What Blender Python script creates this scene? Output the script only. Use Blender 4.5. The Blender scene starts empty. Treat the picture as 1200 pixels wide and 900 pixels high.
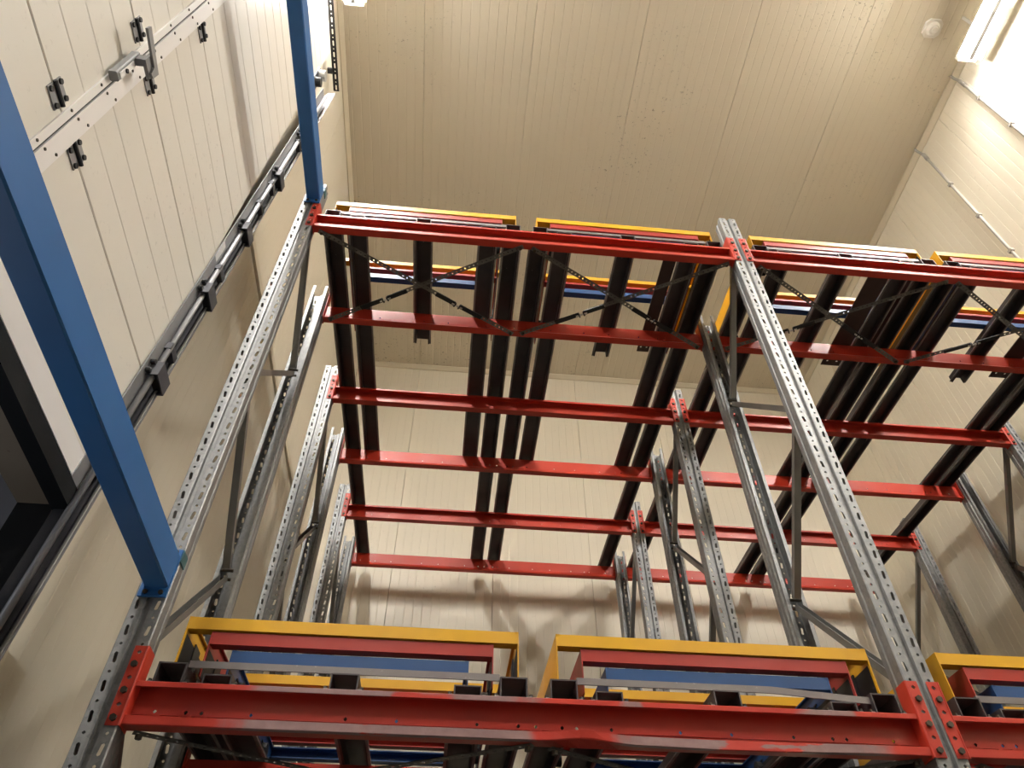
import bpy, math, random
from mathutils import Matrix, Vector

random.seed(7)
SC = bpy.context.scene
COL = SC.collection

# ------------------------------------------------------------------ camera
CAM_POS = (1.0821, -2.5407, 1.6)
YAW, PITCH, ROLL, FPX = 0.0926, 0.8284, 0.0012, 866.7
F = Vector((math.sin(YAW) * math.cos(PITCH), math.cos(YAW) * math.cos(PITCH), math.sin(PITCH)))
R0 = Vector((math.cos(YAW), -math.sin(YAW), 0.0))
U0 = R0.cross(F)
R = R0 * math.cos(ROLL) + U0 * math.sin(ROLL)
U = U0 * math.cos(ROLL) - R0 * math.sin(ROLL)
cam_data = bpy.data.cameras.new('camera')
cam_data.sensor_width = 36.0
cam_data.lens = FPX / 1200.0 * 36.0
cam_data.clip_start = 0.05
cam_data.clip_end = 60
cam = bpy.data.objects.new('camera', cam_data)
COL.objects.link(cam)
cam.matrix_world = Matrix(((R.x, U.x, -F.x, CAM_POS[0]), (R.y, U.y, -F.y, CAM_POS[1]),
                           (R.z, U.z, -F.z, CAM_POS[2]), (0, 0, 0, 1)))
SC.camera = cam

# ------------------------------------------------------------------ world, exposure
world = bpy.data.worlds.new('world')
SC.world = world
world.use_nodes = True
world.node_tree.nodes['Background'].inputs['Color'].default_value = (0.5, 0.55, 0.65, 1)
world.node_tree.nodes['Background'].inputs['Strength'].default_value = 0.15
SC.view_settings.view_transform = 'Standard'
SC.view_settings.look = 'None'
SC.view_settings.gamma = 1.0
SC.view_settings.use_curve_mapping = False
SC.view_settings.exposure = 0.34
LAMP_STRENGTH = 270.0           # strip lights of the two rows
FILL_LAMP_STRENGTH = 215.0       # guessed lights behind the viewer, added to brighten the scene
DOCK_FILL_STRENGTH = 20.0  # fill light added inside the dock shelter

# ------------------------------------------------------------------ key dimensions (metres)
W = 2.82                                   # upright spacing along X
YR = [0.0, 0.694, 1.573, 2.275, 3.167, 3.95]   # beam rows in depth
SLOPE = 0.0521
ZU, ZL = 5.661, 2.600                      # underside of the front beams
BH, BD = 0.1437, 0.05                      # beam height / depth
LX, RX, BY, FY, CZ = -0.400, 5.876, 4.319, -7.0, 9.326
LANE = [0.740, 2.080, W + 0.740, W + 2.080]
LEVELS = [('upper', ZU), ('lower', ZL)]


# ------------------------------------------------------------------ materials
def new_mat(name):
    m = bpy.data.materials.new(name)
    m.use_nodes = True
    nt = m.node_tree
    return m, nt, nt.nodes['Principled BSDF']


def N(nt, t, **kw):
    n = nt.nodes.new(t)
    for k, v in kw.items():
        if k in n.inputs:
            n.inputs[k].default_value = v
        else:
            setattr(n, k, v)
    return n


def ramp(nt, src, stops):
    r = nt.nodes.new('ShaderNodeValToRGB')
    e = r.color_ramp.elements
    e[0].position, e[0].color = stops[0][0], (*stops[0][1], 1)
    e[1].position, e[1].color = stops[-1][0], (*stops[-1][1], 1)
    for p, c in stops[1:-1]:
        q = e.new(p)
        q.color = (*c, 1)
    nt.links.new(src, r.inputs[0])
    return r


def mixc(nt, fac, a, b):
    m = nt.nodes.new('ShaderNodeMix')
    m.data_type = 'RGBA'
    for sock, v in ((m.inputs[0], fac), (m.inputs[6], a), (m.inputs[7], b)):
        if hasattr(v, 'is_linked'):
            nt.links.new(v, sock)
        elif isinstance(v, tuple):
            sock.default_value = (*v, 1)
        else:
            sock.default_value = v
    return m.outputs[2]


def noise(nt, vec, scale, detail=4.0, rough=0.6):
    n = nt.nodes.new('ShaderNodeTexNoise')
    n.inputs['Scale'].default_value = scale
    n.inputs['Detail'].default_value = detail
    n.inputs['Roughness'].default_value = rough
    nt.links.new(vec, n.inputs['Vector'])
    return n.outputs['Fac']


def coords(nt, kind='Object', scale=None):
    tc = nt.nodes.new('ShaderNodeTexCoord')
    if scale is None:
        return tc.outputs[kind]
    mp = nt.nodes.new('ShaderNodeMapping')
    mp.inputs['Scale'].default_value = scale
    nt.links.new(tc.outputs[kind], mp.inputs['Vector'])
    return mp.outputs[0]


def m3(nt, op, a, b):
    m = nt.nodes.new('ShaderNodeMath')
    m.operation = op
    for s, v in ((m.inputs[0], a), (m.inputs[1], b)):
        if hasattr(v, 'is_linked'):
            nt.links.new(v, s)
        else:
            s.default_value = v
    return m.outputs[0]


def paint(name, col, dark, wear, wear_at=0.72, rough=0.38, metal=0.0, scale=7.0, spec=0.5):
    m, nt, b = new_mat(name)
    v = coords(nt)
    n1 = noise(nt, v, scale * 0.35, 3)
    c1 = mixc(nt, ramp(nt, n1, [(0.35, (0, 0, 0)), (0.7, (1, 1, 1))]).outputs[0], col, dark)
    n2 = noise(nt, v, scale * 3.0, 8, 0.7)
    c2 = mixc(nt, ramp(nt, n2, [(wear_at, (0, 0, 0)), (wear_at + 0.03, (1, 1, 1))]).outputs[0], c1, wear)
    nt.links.new(c2, b.inputs['Base Color'])
    r = ramp(nt, n1, [(0.3, (rough - 0.06,) * 3), (0.7, (rough + 0.1,) * 3)])
    nt.links.new(r.outputs[0], b.inputs['Roughness'])
    b.inputs['Metallic'].default_value = metal
    b.inputs['Specular IOR Level'].default_value = spec
    bp = nt.nodes.new('ShaderNodeBump')
    bp.inputs['Strength'].default_value = 0.08
    bp.inputs['Distance'].default_value = 0.004
    nt.links.new(n2, bp.inputs['Height'])
    nt.links.new(bp.outputs[0], b.inputs['Normal'])
    return m


M = {}
M['red'] = paint('red_paint', (0.49, 0.036, 0.016), (0.43, 0.030, 0.014), (0.20, 0.06, 0.05), 0.76, 0.40)
M['red_conn'] = paint('red_connector_paint', (0.55, 0.045, 0.022), (0.48, 0.036, 0.02), (0.30, 0.08, 0.06), 0.78, 0.45)
M['yellow'] = paint('yellow_paint', (0.74, 0.40, 0.012), (0.66, 0.34, 0.012), (0.16, 0.09, 0.03), 0.74, 0.42, 0, 9)
M['cart_red'] = paint('cart_red_paint', (0.40, 0.035, 0.022), (0.33, 0.028, 0.02), (0.30, 0.12, 0.10), 0.75, 0.42, 0, 9)
M['blue'] = paint('cart_blue_paint', (0.014, 0.065, 0.20), (0.011, 0.05, 0.16), (0.10, 0.15, 0.24), 0.73, 0.42, 0, 9)
M['tie_blue'] = paint('tie_beam_blue_paint', (0.022, 0.135, 0.39), (0.018, 0.110, 0.32), (0.12, 0.10, 0.08), 0.76, 0.50, 0, 4)
M['teal'] = paint('teal_paint', (0.02, 0.11, 0.13), (0.02, 0.09, 0.11), (0.1, 0.12, 0.12), 0.76, 0.5)
M['rail'] = paint('dark_rail_steel', (0.085, 0.072, 0.072), (0.055, 0.049, 0.051), (0.24, 0.22, 0.20), 0.67, 0.48, 0.35, 8)
M['rail_edge'] = paint('worn_rail_edge', (0.34, 0.315, 0.295), (0.22, 0.205, 0.19), (0.36, 0.34, 0.31), 0.62, 0.5, 0.4, 14)
M['plate'] = paint('brown_plate_steel', (0.075, 0.042, 0.034), (0.055, 0.032, 0.028), (0.12, 0.06, 0.04), 0.72, 0.55, 0.2, 8)
M['bar'] = paint('grey_bar_steel', (0.24, 0.22, 0.21), (0.20, 0.17, 0.17), (0.33, 0.31, 0.29), 0.62, 0.45, 0.4, 14)
M['strap'] = paint('strap_steel', (0.19, 0.18, 0.165), (0.14, 0.135, 0.125), (0.2, 0.2, 0.18), 0.68, 0.5, 0.5, 14)
M['brace'] = paint('brace_steel', (0.23, 0.225, 0.215), (0.18, 0.178, 0.17), (0.35, 0.34, 0.32), 0.7, 0.42, 0.6, 8)
M['black'] = paint('black_steel', (0.016, 0.016, 0.018), (0.012, 0.012, 0.013), (0.06, 0.055, 0.05), 0.74, 0.5, 0.1, 9)
M['bolt'] = paint('bolt_steel', (0.09, 0.075, 0.055), (0.06, 0.05, 0.04), (0.16, 0.14, 0.1), 0.7, 0.5, 0.6, 30)
M['rubber'] = paint('black_rubber', (0.009, 0.010, 0.012), (0.007, 0.008, 0.009), (0.02, 0.02, 0.02), 0.75, 0.7, spec=0.12)
M['track'] = paint('track_zinc', (0.30, 0.30, 0.31), (0.24, 0.24, 0.25), (0.14, 0.13, 0.12), 0.73, 0.45, 0.5, 9)
M['track_dark'] = paint('track_dark_zinc', (0.085, 0.085, 0.095), (0.06, 0.06, 0.068), (0.16, 0.16, 0.16), 0.73, 0.5, 0.4, 9)
M['chrome'] = paint('bright_steel', (0.66, 0.64, 0.61), (0.58, 0.57, 0.55), (0.4, 0.38, 0.36), 0.75, 0.38, 0.6, 9)
M['alu'] = paint('white_aluminium', (0.90, 0.88, 0.86), (0.87, 0.85, 0.83), (0.5, 0.46, 0.42), 0.76, 0.35, 0.15, 5)
M['white_plastic'] = paint('white_plastic', (0.82, 0.79, 0.72), (0.80, 0.77, 0.70), (0.5, 0.45, 0.38), 0.78, 0.4)
M['grey_plastic'] = paint('grey_plastic', (0.25, 0.25, 0.25), (0.22, 0.22, 0.22), (0.35, 0.34, 0.33), 0.74, 0.45)
M['label'] = paint('label_paper', (0.7, 0.7, 0.7), (0.62, 0.62, 0.62), (0.35, 0.35, 0.35), 0.66, 0.6, 0, 40)
M['pale_panel'] = paint('pale_blue_grey_panel', (0.62, 0.63, 0.70), (0.56, 0.57, 0.64), (0.28, 0.27, 0.27), 0.74, 0.6)
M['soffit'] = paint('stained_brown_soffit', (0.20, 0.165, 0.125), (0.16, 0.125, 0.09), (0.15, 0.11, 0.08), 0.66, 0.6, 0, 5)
M['concrete'] = paint('floor_concrete', (0.050, 0.048, 0.045), (0.038, 0.037, 0.034), (0.09, 0.09, 0.085), 0.7, 0.5, 0, 4)
M['dark_wall'] = paint('bounce_cut_wall', (0.07, 0.066, 0.06), (0.055, 0.052, 0.048), (0.1, 0.095, 0.09), 0.75, 0.7)  # unseen front wall, kept dark to lower the bounce onto the racking
M['conduit'] = paint('conduit_pvc', (0.40, 0.375, 0.335), (0.36, 0.34, 0.30), (0.25, 0.23, 0.2), 0.75, 0.4)


def galvanized():
    m, nt, b = new_mat('galvanized_steel')
    v = coords(nt)
    vo = nt.nodes.new('ShaderNodeTexVoronoi')
    vo.inputs['Scale'].default_value = 55
    nt.links.new(v, vo.inputs['Vector'])
    s = nt.nodes.new('ShaderNodeSeparateColor')
    nt.links.new(vo.outputs['Color'], s.inputs[0])
    n = noise(nt, v, 3, 5)
    f = m3(nt, 'ADD', m3(nt, 'MULTIPLY', s.outputs[0], 0.35), m3(nt, 'MULTIPLY', n, 0.65))
    c = ramp(nt, f, [(0.25, (0.215, 0.22, 0.225)), (0.75, (0.32, 0.322, 0.32))])
    nt.links.new(c.outputs[0], b.inputs['Base Color'])
    b.inputs['Metallic'].default_value = 0.55
    r = ramp(nt, f, [(0.2, (0.42,) * 3), (0.8, (0.58,) * 3)])
    nt.links.new(r.outputs[0], b.inputs['Roughness'])
    return m


M['galv'] = galvanized()


def worn_red():
    """Lower front beams: paint scraped to grey primer along both lips (shape fixed to the beam)."""
    m, nt, b = new_mat('worn_red_paint')
    v = coords(nt)
    sx = nt.nodes.new('ShaderNodeSeparateXYZ')
    nt.links.new(v, sx.inputs[0])
    n1 = noise(nt, v, 2.6, 3)
    base = mixc(nt, ramp(nt, n1, [(0.35, (0, 0, 0)), (0.7, (1, 1, 1))]).outputs[0], (0.50, 0.046, 0.028), (0.45, 0.036, 0.023))
    nl = noise(nt, coords(nt, 'Object', (1.4, 6, 6)), 1.6, 6, 0.65)
    edge = m3(nt, 'SUBTRACT', m3(nt, 'MULTIPLY', m3(nt, 'SUBTRACT', nl, 0.40), 0.16), m3(nt, 'ABSOLUTE', m3(nt, 'SUBTRACT', sx.outputs[2], 0.012), 0.0))
    low = ramp(nt, m3(nt, 'MULTIPLY', m3(nt, 'ADD', edge, 0.02), 40.0), [(0.40, (0, 0, 0)), (0.62, (1, 1, 1))])
    nt2 = noise(nt, coords(nt, 'Object', (2.2, 2, 2)), 1.1, 2)
    top = m3(nt, 'MULTIPLY', ramp(nt, nt2, [(0.47, (0, 0, 0)), (0.49, (1, 1, 1))]).outputs[0],
             m3(nt, 'GREATER_THAN', sx.outputs[2], 0.120))
    front = m3(nt, 'LESS_THAN', sx.outputs[1], -0.035)
    xw = m3(nt, 'ADD', sx.outputs[0], m3(nt, 'MULTIPLY', m3(nt, 'SUBTRACT', noise(nt, v, 9, 4), 0.5), 0.25))
    zone = ramp(nt, m3(nt, 'MULTIPLY', xw, 0.3546), [(0.0, (0, 0, 0)), (0.135, (0, 0, 0)), (0.165, (1, 1, 1)), (0.475, (1, 1, 1)), (0.50, (0, 0, 0)),
                                                     (0.585, (0, 0, 0)), (0.61, (1, 1, 1)), (0.90, (1, 1, 1)), (0.94, (0, 0, 0)), (1.0, (0, 0, 0))]).outputs[0]
    fac = m3(nt, 'MULTIPLY', m3(nt, 'MULTIPLY', m3(nt, 'MAXIMUM', low.outputs[0], top), front), zone)
    grey = mixc(nt, noise(nt, v, 30, 5), (0.34, 0.22, 0.21), (0.22, 0.125, 0.125))
    c = mixc(nt, fac, base, grey)
    spots = ramp(nt, noise(nt, v, 45, 6, 0.7), [(0.68, (0, 0, 0)), (0.71, (1, 1, 1))])
    c = mixc(nt, m3(nt, 'MULTIPLY', spots.outputs[0], 0.5), c, (0.16, 0.05, 0.045))
    nt.links.new(c, b.inputs['Base Color'])
    b.inputs['Roughness'].default_value = 0.34
    return m


M['worn'] = worn_red()


def panel_mat(name, col, col2, speck, amount, rough=0.42, bump=0.0):
    m, nt, b = new_mat(name)
    v = coords(nt, 'Generated')
    g = nt.nodes.new('ShaderNodeNewGeometry')
    pos = g.outputs['Position']
    n1 = noise(nt, pos, 0.6, 3)
    c = mixc(nt, n1, col, col2)
    patch = noise(nt, pos, 0.45, 3)
    sp = noise(nt, pos, 38, 3, 0.6)
    f = m3(nt, 'MULTIPLY', ramp(nt, sp, [(0.645, (0, 0, 0)), (0.68, (1, 1, 1))]).outputs[0],
           ramp(nt, patch, [(0.48, (0, 0, 0)), (0.62, (1, 1, 1))]).outputs[0])
    c = mixc(nt, m3(nt, 'MULTIPLY', f, amount), c, speck)
    nt.links.new(c, b.inputs['Base Color'])
    b.inputs['Roughness'].default_value = rough
    return m


M['wall'] = panel_mat('cream_wall_panel', (0.80, 0.735, 0.605), (0.76, 0.70, 0.57), (0.3, 0.24, 0.16), 0.25)
M['ceil'] = panel_mat('cream_ceiling_panel', (0.72, 0.655, 0.53), (0.68, 0.615, 0.49), (0.10, 0.075, 0.045), 0.8)
M['door'] = panel_mat('cream_door_section', (0.78, 0.745, 0.67), (0.75, 0.715, 0.64), (0.30, 0.27, 0.23), 0.35, 0.40)
M['trim'] = panel_mat('cream_trim', (0.72, 0.65, 0.50), (0.69, 0.62, 0.48), (0.3, 0.25, 0.2), 0.2, 0.38)


def emit(name, col, s):
    m, nt, b = new_mat(name)
    b.inputs['Base Color'].default_value = (0.8, 0.8, 0.8, 1)
    b.inputs['Emission Color'].default_value = (*col, 1)
    b.inputs['Emission Strength'].default_value = s
    return m


M['tube'] = emit('lit_tube', (1.0, 0.965, 0.915), LAMP_STRENGTH)
M['tube_fill'] = emit('lit_tube_fill', (1.0, 0.965, 0.915), FILL_LAMP_STRENGTH)
M['dock_fill'] = emit('lit_dock_fill', (0.9, 0.95, 1.0), DOCK_FILL_STRENGTH)


# ------------------------------------------------------------------ mesh builder
class MB:
    def __init__(self):
        self.v, self.f, self.m = [], [], Matrix.Identity(4)

    def at(self, m):
        self.m = m
        return self

    def add(self, vs, fs):
        o = len(self.v)
        self.v += [tuple(self.m @ Vector(p)) for p in vs]
        self.f += [tuple(o + i for i in q) for q in fs]
        return self

    def box(self, x0, x1, y0, y1, z0, z1):
        vs = [(x, y, z) for z in (z0, z1) for y in (y0, y1) for x in (x0, x1)]
        return self.add(vs, [(0, 2, 3, 1), (4, 5, 7, 6), (0, 1, 5, 4), (2, 6, 7, 3), (0, 4, 6, 2), (1, 3, 7, 5)])

    def cbox(self, x0, x1, y0, y1, z0, z1, c):
        """box with its upright (Z) edges chamfered by c"""
        pts = [(x0 + c, y0), (x1 - c, y0), (x1, y0 + c), (x1, y1 - c), (x1 - c, y1), (x0 + c, y1), (x0, y1 - c), (x0, y0 + c)]
        return self.prism(pts, z0, z1)

    def prism(self, pts, z0, z1, axis='z'):
        n = len(pts)
        mp = {'z': lambda p, a: (p[0], p[1], a), 'x': lambda p, a: (a, p[0], p[1]), 'y': lambda p, a: (p[0], a, p[1])}[axis]
        vs = [mp(p, z0) for p in pts] + [mp(p, z1) for p in pts]
        fs = [(i, (i + 1) % n, n + (i + 1) % n, n + i) for i in range(n)]
        fs += [tuple(range(n - 1, -1, -1)), tuple(range(n, 2 * n))]
        if axis == 'y':
            fs = [tuple(reversed(q)) for q in fs]
        return self.add(vs, fs)

    def cyl(self, c, r, h, axis='z', n=10, r2=None):
        r2 = r if r2 is None else r2
        vs = []
        for k, rr in ((0, r), (1, r2)):
            for i in range(n):
                a = 2 * math.pi * i / n
                p, q, t = rr * math.cos(a), rr * math.sin(a), k * h
                vs.append({'z': (c[0] + p, c[1] + q, c[2] + t), 'x': (c[0] + t, c[1] + p, c[2] + q),
                           'y': (c[0] + q, c[1] + t, c[2] + p)}[axis])
        fs = [(i, (i + 1) % n, n + (i + 1) % n, n + i) for i in range(n)]
        fs += [tuple(range(n - 1, -1, -1)), tuple(range(n, 2 * n))]
        return self.add(vs, fs)

    def tube(self, pts, r, n=8):
        rings = []
        for i, p in enumerate(pts):
            a = Vector(pts[max(0, i - 1)])
            b = Vector(pts[min(len(pts) - 1, i + 1)])
            d = (b - a).normalized()
            s = d.cross(Vector((0.3, 0.2, 1)) if abs(d.z) < 0.95 else Vector((1, 0.2, 0))).normalized()
            t = d.cross(s)
            rings.append([tuple(Vector(p) + r * (math.cos(2 * math.pi * k / n) * s + math.sin(2 * math.pi * k / n) * t)) for k in range(n)])
        vs = [q for ring in rings for q in ring]
        fs = []
        for i in range(len(pts) - 1):
            for k in range(n):
                fs.append((i * n + k, i * n + (k + 1) % n, (i + 1) * n + (k + 1) % n, (i + 1) * n + k))
        fs += [tuple(range(n - 1, -1, -1)), tuple(range((len(pts) - 1) * n, len(pts) * n))]
        return self.add(vs, fs)

    def sheet(self, path, t, a0, a1, axis='x', nseg=1, fn=None):
        """folded sheet: open 2-D path of thickness t (to the left of travel), swept from a0 to a1"""
        P = [Vector(p) for p in path]
        n = len(P)
        off = []
        for i in range(n):
            ds = []
            if i > 0:
                ds.append((P[i] - P[i - 1]).normalized())
            if i < n - 1:
                ds.append((P[i + 1] - P[i]).normalized())
            ns = [Vector((-d.y, d.x)) for d in ds]
            if len(ns) == 1:
                off.append(P[i] + ns[0] * t)
            else:
                b = (ns[0] + ns[1]).normalized()
                off.append(P[i] + b * (t / max(0.35, b.dot(ns[0]))))
        ring = P + off[::-1]
        k = len(ring)
        mp = {'x': lambda p, a: (a, p[0], p[1]), 'y': lambda p, a: (p[0], a, p[1]), 'z': lambda p, a: (p[0], p[1], a)}[axis]
        vs = []
        for s in range(nseg + 1):
            a = a0 + (a1 - a0) * s / nseg
            for p in ring:
                q = mp(p, a)
                vs.append(fn(q) if fn else q)
        fs = []
        for s in range(nseg):
            for i in range(k):
                j = (i + 1) % k
                fs.append((s * k + i, s * k + j, (s + 1) * k + j, (s + 1) * k + i))
        for s in (0, nseg):
            for i in range(n - 1):
                fs.append((s * k + i, s * k + i + 1, s * k + k - 2 - i, s * k + k - 1 - i))
        return self.add(vs, fs)

    def strip(self, o, u, v, n, w, cells, t):
        """flat strip along u, width w along v, thickness t along -n; cells = [(u0, u1, (hole half length, hole half width, tilt) or None)]"""
        o, u, v, n = Vector(o), Vector(u), Vector(v), Vector(n)
        for (a, b, h) in cells:
            c, hw, hl = (a + b) / 2, w / 2, (b - a) / 2
            outer = [(-hl, -hw), (0, -hw), (hl, -hw), (hl, 0), (hl, hw), (0, hw), (-hl, hw), (-hl, 0)]
            if h is None:
                base = [(-hl, -hw), (hl, -hw), (hl, hw), (-hl, hw)]
                P = [o + u * (c + p) + v * (hw + q) for p, q in base]
                self.add([tuple(p) for p in P] + [tuple(p - n * t) for p in P],
                         [(0, 1, 2, 3), (7, 6, 5, 4), (0, 4, 5, 1), (2, 6, 7, 3)])
                continue
            L, Wd, tl = h
            s = Wd * 0.75
            inner = [(-L + s, -Wd), (0, -Wd), (L - s, -Wd), (L, 0), (L - s, Wd), (0, Wd), (-L + s, Wd), (-L, 0)]
            ct, st = math.cos(tl), math.sin(tl)
            inner = [(p * ct - q * st, p * st + q * ct) for p, q in inner]
            P = [o + u * (c + p) + v * (hw + q) for p, q in outer + inner]
            vs = [tuple(p) for p in P] + [tuple(p - n * t) for p in P]
            fs = []
            for i in range(8):
                j = (i + 1) % 8
                fs += [(i, j, 8 + j, 8 + i), (16 + j, 16 + i, 24 + i, 24 + j), (8 + i, 8 + j, 24 + j, 24 + i)]
            self.add(vs, fs)
        return self

    def build(self, name, mat, parent=None, smooth=False):
        me = bpy.data.meshes.new(name)
        me.from_pydata(self.v, [], self.f)
        me.materials.append(mat)
        if smooth:
            for p in me.polygons:
                p.use_smooth = True
        me.update()
        ob = bpy.data.objects.new(name, me)
        COL.objects.link(ob)
        if parent is not None:
            ob.parent = parent
        return ob


def tag(o, label=None, cat=None, group=None, kind=None):
    if label:
        o['label'] = label
    if cat:
        o['category'] = cat
    if group:
        o['group'] = group
    if kind:
        o['kind'] = kind
    return o


def empty(name, loc=(0, 0, 0), label=None, cat=None, group=None, kind=None):
    o = bpy.data.objects.new(name, None)
    o.empty_display_size = 0.1
    COL.objects.link(o)
    o.location = loc
    return tag(o, label, cat, group, kind)


def stuff_bolts():
    for o in COL.objects:
        if o.name.split('.')[0].endswith('_bolts') or o.name.split('.')[0] == 'rivets':
            o['kind'] = 'stuff'


def share(name, src, parent=None, loc=(0, 0, 0)):
    """object sharing a source object's mesh"""
    o = bpy.data.objects.new(name, src.data if hasattr(src, 'data') else src)
    COL.objects.link(o)
    if parent is not None:
        o.parent = parent
    o.location = loc
    return o


def dup(o, parent=None):
    c = o.copy()
    COL.objects.link(c)
    if parent is not None:
        c.parent = parent
    for ch in list(o.children):
        dup(ch, c)
    return c


def frame_matrix(p0, p1, up=(0, 0, 1)):
    """local X runs p0 -> p1, local Z as near to 'up' as possible"""
    a, b = Vector(p0), Vector(p1)
    x = (b - a).normalized()
    y = Vector(up).cross(x).normalized()
    z = x.cross(y)
    return Matrix(((x.x, y.x, z.x, a.x), (x.y, y.y, z.y, a.y), (x.z, y.z, z.z, a.z), (0, 0, 0, 1))), (b - a).length


# ------------------------------------------------------------------ room shell
floor = tag(MB().box(-2.4, RX + 0.2, FY - 0.2, BY + 0.2, -0.15, 0.0).build('floor', M['concrete']), 'grey concrete floor of the cold store', None, None, 'structure')


def ribbed_panel(width, length, nrib=12, t=0.03, gap=0.0016, deep=0.0026):
    """panel in local X (width) x Y (length), face towards -Z, with pressed V ribs"""
    pitch = width / nrib
    prof = [(gap, t), (gap, 0.003), (gap + 0.003, 0.0)]
    for i in range(1, nrib):
        c = i * pitch
        prof += [(c - 0.006, 0.0), (c, deep), (c + 0.006, 0.0)]
    prof += [(width - gap - 0.003, 0.0), (width - gap, 0.003), (width - gap, t)]
    n = len(prof)
    vs = [(p[0], 0.0, p[1]) for p in prof] + [(p[0], length, p[1]) for p in prof]
    fs = [(i, n + i, n + i + 1, i + 1) for i in range(n - 1)]
    fs += [tuple(range(n)), tuple(range(2 * n - 1, n - 1, -1)), (0, n - 1, 2 * n - 1, n)]
    mb = MB()
    mb.add(vs, fs)
    return mb


PW = 1.076


def lay_panels(parent, edges, length, mat, world_of, deep=0.0026):
    """edges: panel borders along the surface; world_of(border) -> 4x4 matrix placing a panel"""
    cache = {}
    for a, b in zip(edges[:-1], edges[1:]):
        w = round(b - a, 3)
        if w not in cache:
            nr = max(1, round(12 * w / PW))
            cache[w] = ribbed_panel(w, length, nr, deep=deep)
            o = cache[w].build('panel', mat, parent)
            cache[w] = o
        else:
            o = share('panel', cache[w], parent)
        o.matrix_local = world_of(a)


def borders(lo, hi, seam):
    k = math.ceil((lo - seam) / PW - 1e-6)
    e = [lo]
    x = seam + k * PW
    while x < hi - 0.02:
        if x > lo + 0.02:
            e.append(x)
        x += PW
    return e + [hi]


PT = 0.03   # panel thickness in front of the core slab
ceiling = tag(MB().box(LX - 0.2, RX + 0.2, FY - 0.2, BY + 0.2, CZ + PT, CZ + 0.2).build('ceiling', M['ceil']), 'cream ribbed sandwich panel ceiling with mould specks', None, None, 'structure')
lay_panels(ceiling, borders(LX, RX, 0.439), BY - FY, M['ceil'], lambda a: Matrix.Translation((a, FY, CZ)))
wb = tag(MB().box(LX - 0.2, RX + 0.2, BY + PT, BY + 0.2, 0, CZ).build('wall_back', M['wall']), 'cream ribbed back wall behind the racking', None, None, 'structure')
# panel local axes: X width, Y length, face -Z.  back wall: face -Y, length up Z
RB = Matrix(((1, 0, 0, 0), (0, 0, 1, 0), (0, 1, 0, 0), (0, 0, 0, 1)))
lay_panels(wb, borders(LX, RX, 0.439), CZ, M['wall'], lambda a: Matrix.Translation((a, BY, 0)) @ RB, 0.002)
wr = tag(MB().box(RX + PT, RX + 0.2, FY - 0.2, BY + PT, 0, CZ).build('wall_right', M['wall']), 'cream ribbed right wall with two conduits', None, None, 'structure')
RRm = Matrix(((0, 0, 1, 0), (1, 0, 0, 0), (0, 1, 0, 0), (0, 0, 0, 1)))      # face -X
lay_panels(wr, borders(FY, BY, 0.25), CZ, M['wall'], lambda a: Matrix.Translation((RX, a, 0)) @ RRm, 0.0026)
wf = tag(MB().box(LX - 0.2, RX + 0.2, FY - 0.2, FY, 0, CZ).build('wall_front', M['dark_wall']), 'unseen front wall behind the viewer, darkened to cut bounce light', None, None, 'structure')
# left wall with the dock opening (y -2.6..-0.2, z 0..3.42)
OY0, OY1, OZ, WT = -2.60, -0.20, 3.325, 0.136
wl = MB()
wl.box(LX - WT, LX - PT, OY1, BY + PT, 0, CZ)
wl.box(LX - WT, LX - PT, FY - 0.2, OY0, 0, CZ)
wl.box(LX - WT, LX - PT, OY0, OY1, OZ, CZ)
wl = tag(wl.build('wall_left', M['wall']), 'cream ribbed left wall holding the dock door', None, None, 'structure')
RLm = Matrix(((0, 0, -1, 0), (1, 0, 0, 0), (0, 1, 0, 0), (0, 0, 0, 1)))     # face +X
lay_panels(wl, [OY1, 0.75, 0.75 + PW, 0.75 + 2 * PW, 0.75 + 3 * PW, BY], CZ, M['wall'], lambda a: Matrix.Translation((LX, a, 0)) @ RLm, 0.0014)
lay_panels(wl, [FY, FY + 0.8, OY0], CZ, M['wall'], lambda a: Matrix.Translation((LX, a, 0)) @ RLm, 0.0014)
lay_panels(wl, [OY0, OY0 + 0.8, OY0 + 1.6, OY1], CZ - OZ, M['wall'], lambda a: Matrix.Translation((LX, a, OZ)) @ RLm)
# black lining of the reveal, stained head lining
MB().box(LX - WT + 0.001, LX - 0.001, OY1 - 0.012, OY1 - 0.001, 0, OZ).build('reveal_lining', M['black'], wl)
MB().box(LX - WT + 0.001, LX - 0.001, OY0 + 0.001, OY0 + 0.012, 0, OZ).build('reveal_lining', M['black'], wl)
MB().box(LX - WT + 0.001, LX - 0.001, OY0 + 0.013, OY1 - 0.014, OZ - 0.012, OZ - 0.001).build('head_lining', M['soffit'], wl)
# cover strips in the corners
t1 = MB()
t1.prism([(BY - 0.055, CZ - 0.001), (BY - 0.001, CZ - 0.001), (BY - 0.001, CZ - 0.055), (BY - 0.014, CZ - 0.055), (BY - 0.055, CZ - 0.014)], LX + 0.06, RX - 0.06, 'x')
tag(t1.build('trim_1', M['trim']), 'cream cove strip between back wall and ceiling', None, None, 'structure')
t2 = MB().prism([(RX - 0.05, CZ - 0.001), (RX - 0.001, CZ - 0.001), (RX - 0.001, CZ - 0.05), (RX - 0.012, CZ - 0.05), (RX - 0.05, CZ - 0.012)], FY, BY - 0.06, 'y')
tag(t2.build('trim_2', M['trim']), 'cream cove strip between right wall and ceiling', None, None, 'structure')
t3 = MB().prism([(LX + 0.05, CZ - 0.001), (LX + 0.001, CZ - 0.001), (LX + 0.001, CZ - 0.05), (LX + 0.012, CZ - 0.05), (LX + 0.05, CZ - 0.012)], FY, BY - 0.06, 'y')
tag(t3.build('trim_3', M['trim']), 'cream cove strip between left wall and ceiling', None, None, 'structure')
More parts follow.
